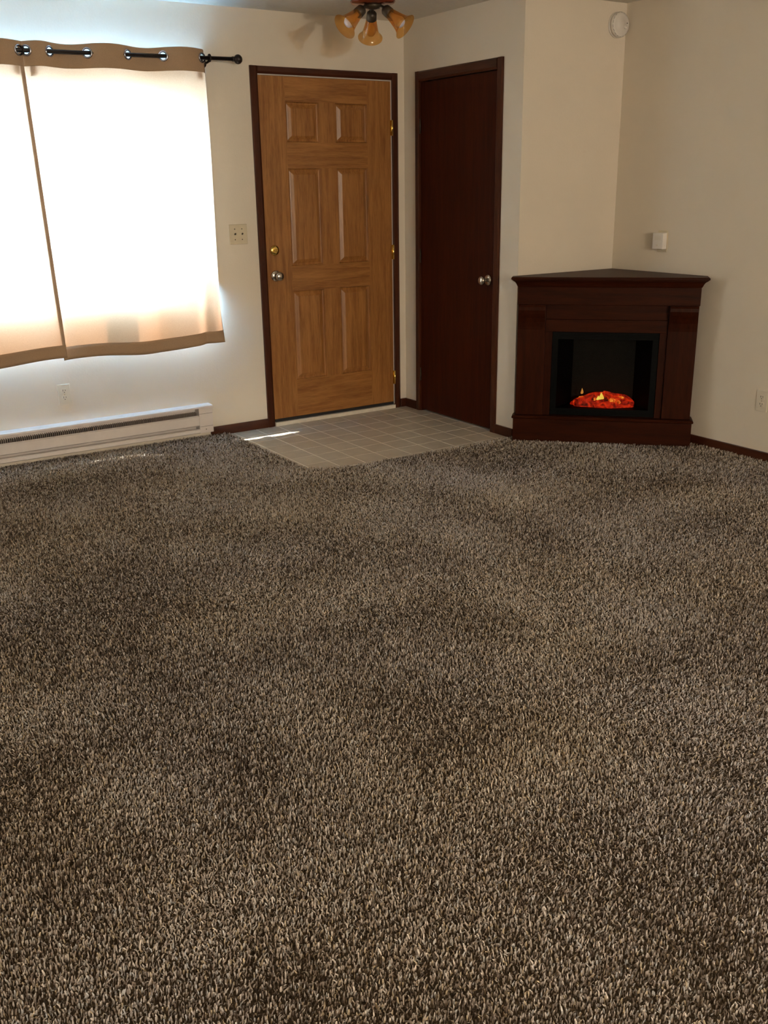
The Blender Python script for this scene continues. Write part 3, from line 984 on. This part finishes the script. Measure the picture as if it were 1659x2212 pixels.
# smoke alarm
sd = wall_frame('smoke_alarm', (0.674, YC, 2.289), 'y', 'round white smoke alarm high on the wall above the fireplace', 'smoke alarm')
mesh_obj('mounting_base', lathe(bmesh.new(), [(0.066, 0.0003), (0.068, 0.004), (0.067, 0.012), (0.060, 0.0125)], (0, 0, 0), (0, -1, 0), 40), 'white_plastic', sd, True)
mesh_obj('cover', lathe(bmesh.new(), [(0.058, 0.010), (0.0655, 0.013), (0.066, 0.028), (0.061, 0.036), (0.050, 0.040), (0.026, 0.041), (0.025, 0.0425), (0.0, 0.043)], (0, 0, 0), (0, -1, 0), 40), 'white_plastic', sd, True)
mesh_obj('test_button', lathe(bmesh.new(), [(0.011, 0.041), (0.011, 0.0445), (0.0, 0.045)], (0.028, 0, -0.012), (0, -1, 0), 18), 'white_plastic', sd, True)
mesh_obj('indicator_light', lathe(bmesh.new(), [(0.003, 0.040), (0.0028, 0.0425), (0.0, 0.043)], (0.040, 0, 0.008), (0, -1, 0), 10), 'slot', sd)
for k in range(18):
    a = 2 * math.pi * k / 18
    bm = B(-0.0065, 0.0065, -0.0345, -0.0335, -0.0012, 0.0012)
    bmesh.ops.translate(bm, verts=bm.verts, vec=(0, 0, 0.0615))
    bmesh.ops.rotate(bm, verts=bm.verts, cent=(0, 0, 0), matrix=Matrix.Rotation(a, 3, 'Y'))
    mesh_obj('vent_slot', bm, 'slot', sd)

# ------------------------------------------------------------------ ceiling light with three amber bells
LX, LY = -0.745, -0.815
lt = tag(empty('ceiling_light', (LX, LY, CEIL)), 'ceiling light with three amber glass bell shades on a mahogany pan', 'ceiling light')
mesh_obj('pan', lathe(bmesh.new(), [(0.062, 0.0005), (0.066, 0.012), (0.090, 0.022), (0.092, 0.040), (0.112, 0.050), (0.116, 0.060), (0.110, 0.068), (0.050, 0.074), (0.0, 0.075)], (0, 0, 0), (0, 0, -1), 48), 'pan', lt, True)
mesh_obj('hub', lathe(bmesh.new(), [(0.046, 0.073), (0.044, 0.088), (0.020, 0.094), (0.0, 0.095)], (0, 0, 0), (0, 0, -1), 32), 'socket', lt, True)
RGT = Vector((math.cos(YAW), -math.sin(YAW), 0))
AWY = Vector((math.sin(YAW), math.cos(YAW), 0))
for az, dn in ((336, 0.80), (216, 0.80), (96, 1.05)):
    hdir = RGT * math.cos(math.radians(az)) + AWY * math.sin(math.radians(az))
    ax = (hdir + Vector((0, 0, -dn))).normalized()
    st = hdir * 0.046 + Vector((0, 0, -0.082))
    arm = mesh_obj('lamp_arm', tube(bmesh.new(), [hdir * 0.020 + Vector((0, 0, -0.084)), hdir * 0.040 + Vector((0, 0, -0.084)), st + ax * 0.012, st + ax * 0.03], 0.009, 12), 'socket', lt, True)
    mesh_obj('socket_cup', lathe(bmesh.new(), [(0.0, 0.018), (0.017, 0.020), (0.026, 0.030), (0.028, 0.062), (0.024, 0.066), (0.0, 0.067)], st, ax, 24), 'socket', arm, True)
    prof = [(0.026, 0.060), (0.029, 0.075), (0.034, 0.100), (0.039, 0.122), (0.045, 0.142), (0.054, 0.158), (0.064, 0.168), (0.066, 0.170)]
    outer = prof
    inner = [(r - 0.0022, d) for r, d in prof[::-1]]
    bm = lathe(bmesh.new(), outer + inner, st, ax, 36, False)
    sh = mesh_obj('glass_shade', bm, 'amber', lt, True)
    mesh_obj('bulb', lathe(bmesh.new(), [(0.012, 0.064), (0.013, 0.085), (0.020, 0.105), (0.0275, 0.125), (0.027, 0.138), (0.020, 0.150), (0.010, 0.1555), (0.0, 0.157)], st, ax, 24), 'bulb', lt, True)

# ------------------------------------------------------------------ corner fireplace
UC = -0.022
FO = Vector((UC, -0.36, 0.0))               # local origin of the thing, in (u, -v, z)
S2 = 2 ** 0.5
wx = XR + (UC - 0.36) / S2
wy = YC + (-UC - 0.36) / S2
fp = tag(empty('corner_fireplace', (wx, wy, 0), -math.pi / 4), 'dark cherry electric corner fireplace with glowing embers', 'fireplace')


def fpart(name, bm, mat='cherry', parent=None, smooth=False):
    """bm in (u relative to centre, -v, z)"""
    bmesh.ops.translate(bm, verts=bm.verts, vec=(0, 0.36, 0))
    return mesh_obj(name, bm, mat, parent or fp, smooth)


def vmin(u):
    return abs(u + UC) + 0.022


def plan(hw, v):
    """outline: front edge at v, half width hw, running back into the corner"""
    return [(-hw, -v), (hw, -v), (hw, -max(vmin(hw), 0)), (-UC, -0.030), (-hw, -vmin(-hw))]


fpart('plinth', prism(bmesh.new(), plan(0.505, 0.618), 0.0, 0.1435))
bm = bmesh.new()
loft(bm, [[(x, y, z) for x, y in plan(0.505 + e, 0.618 + e)] for e, z in ((-0.002, 0.1437), (0.007, 0.147), (0.0085, 0.155), (0.004, 0.162), (-0.006, 0.164))])
fpart('plinth_moulding', bm)
for s in (-1, 1):
    o_, i_ = s * 0.494, s * 0.336
    lo, hi = min(o_, i_), max(o_, i_)
    fpart('pillar', B(lo, hi, -0.600, -0.560, 0.1642, 0.8018, 0.003), 'cherry_z')
    # side panel running back to the wall
    bk = -vmin(o_)
    fpart('side_panel', B(*sorted((o_ - s * 0.002, o_ - s * 0.024)), -0.559, bk, 0.1642, 0.900), 'cherry_z')
    # corbel under the frieze
    pr = [(-0.600, 0.660), (-0.602, 0.680), (-0.606, 0.705), (-0.614, 0.730), (-0.624, 0.752), (-0.629, 0.772), (-0.627, 0.790), (-0.620, 0.8015), (-0.6002, 0.8015)]
    fpart('corbel', loft(bmesh.new(), [[(x, y, z) for y, z in pr] for x in (lo + 0.004, hi - 0.004)]), 'cherry_z')
    fpart('inner_stile', B(*sorted((s * 0.3355, s * 0.297)), -0.584, -0.560, 0.1642, 0.648), 'cherry_z')
fpart('lintel', B(-0.3355, 0.3355, -0.584, -0.560, 0.6485, 0.718, 0.0015))
fpart('lintel', B(-0.3355, 0.3355, -0.588, -0.560, 0.7195, 0.8015, 0.0015))
fpart('frieze', B(-0.497, 0.497, -0.608, -0.555, 0.8022, 0.9005, 0.002))
bm = bmesh.new()
loft(bm, [[(x, y, z) for x, y in plan(0.497 + e, 0.608 + e)] for e, z in ((0.002, 0.901), (0.004, 0.906), (0.006, 0.909), (0.009, 0.917), (0.016, 0.928), (0.026, 0.936), (0.030, 0.938), (0.030, 0.941))])
fpart('cornice', bm)
bm = bmesh.new()
loft(bm, [[(x, y, z) for x, y in plan(0.532 + e, 0.643 + e)] for e, z in ((-0.002, 0.9413), (0.002, 0.945), (0.002, 0.953), (-0.002, 0.957))])
fpart('mantel_top', bm)
# firebox
ff = 0.2968
bm = bmesh.new()
outr = [(-ff, 0.1645), (ff, 0.1645), (ff, 0.6482), (-ff, 0.6482)]
inn = [(-0.262, 0.205), (0.262, 0.205), (0.262, 0.606), (-0.262, 0.606)]
loft(bm, [[(x, -0.560, z) for x, z in outr], [(x, -0.572, z) for x, z in outr], [(x * 0.995, -0.576, 0.4 + (z - 0.4) * 0.995) for x, z in outr],
          [(x, -0.576, z) for x, z in inn], [(x, -0.560, z) for x, z in inn]], True, False)
fr = fpart('firebox_frame', bm, 'black')
bm = bmesh.new()
back = [(-0.178, 0.205), (0.178, 0.205), (0.178, 0.600), (-0.178, 0.600)]
loft(bm, [[(x, -0.560, z) for x, z in inn], [(x, -0.400, z) for x, z in back]], True, False)
fpart('firebox_liner', bm, 'black')
fpart('firebox_back', B(-0.180, 0.180, -0.400, -0.396, 0.203, 0.602), 'firewall')
fpart('firebox_glass', B(-0.2615, 0.2615, -0.5680, -0.5650, 0.2055, 0.6055), 'fireglass', fr)
for k in range(3):
    fpart('louvre', B(-0.25, 0.25, -0.5785, -0.5755, 0.617 + 0.009 * k, 0.621 + 0.009 * k), 'black', fr)
    fpart('louvre', B(-0.25, 0.25, -0.5785, -0.5755, 0.172 + 0.009 * k, 0.176 + 0.009 * k), 'black', fr)


def blob(cx, cy, cz, rx, ry, rz_, seed, n=28, m=12, rough=0.28, dome=True):
    r = random.Random(seed)
    ph = [(r.uniform(2, 7), r.uniform(2, 7), r.uniform(0, 6.28), r.uniform(0, 6.28)) for _ in range(6)]
    bm = bmesh.new()
    rings = []
    for j in range(m + 1):
        a = (math.pi / 2) * j / m if dome else math.pi * j / m - math.pi / 2
        ring = []
        for i in range(n):
            t = 2 * math.pi * i / n
            k = 1 + rough * sum(math.sin(p * t * 1.0 // 1 * 0 + round(p) * t + c) * math.sin(q * a + d) for p, q, c, d in ph) / 6
            ring.append((cx + rx * math.cos(a) * math.cos(t) * k, cy + ry * math.cos(a) * math.sin(t) * k, cz + rz_ * math.sin(a) * k))
        rings.append(ring)
    return loft(bm, rings)


fpart('ember_bed', blob(0.008, -0.478, 0.2055, 0.182, 0.066, 0.072, 3, 64, 20, 0.35), 'ember')
rr = random.Random(5)
for k in range(16):
    t = 2 * math.pi * k / 16 + rr.uniform(-0.15, 0.15)
    q = rr.uniform(0.45, 0.88)
    ex, ey = 0.008 + 0.168 * q * math.cos(t), -0.478 + 0.055 * q * math.sin(t)
    ez = 0.2055 + 0.066 * math.sqrt(max(0.0, 1 - q * q)) * 0.9
    hot = ex > 0.07 or rr.random() < 0.12
    fpart('ember_coal', blob(ex, ey, ez, rr.uniform(0.014, 0.026), rr.uniform(0.012, 0.02), rr.uniform(0.010, 0.018), 20 + k, 16, 10, 0.4, False), 'ember_hot' if hot else 'ember')


def flame(x, y, z, h, w, mat):
    prof = [(0.0, 0.0), (w * 0.7, h * 0.06), (w, h * 0.22), (w * 0.82, h * 0.42), (w * 0.5, h * 0.65), (w * 0.2, h * 0.86), (0.0, h)]
    bm = lathe(bmesh.new(), prof, (x, y, z), (0, 0, 1), 14)
    for v in bm.verts:
        k = (v.co.z - z) / h
        v.co.x += 0.25 * w * math.sin(3 * k)
        v.co.y = y + (v.co.y - y) * 0.6
    fpart('flame', bm, mat, None, True)


flame(-0.006, -0.520, 0.247, 0.046, 0.017, 'flame')
flame(-0.022, -0.524, 0.247, 0.028, 0.011, 'flame')
flame(-0.116, -0.480, 0.272, 0.036, 0.0085, 'flame_dim')
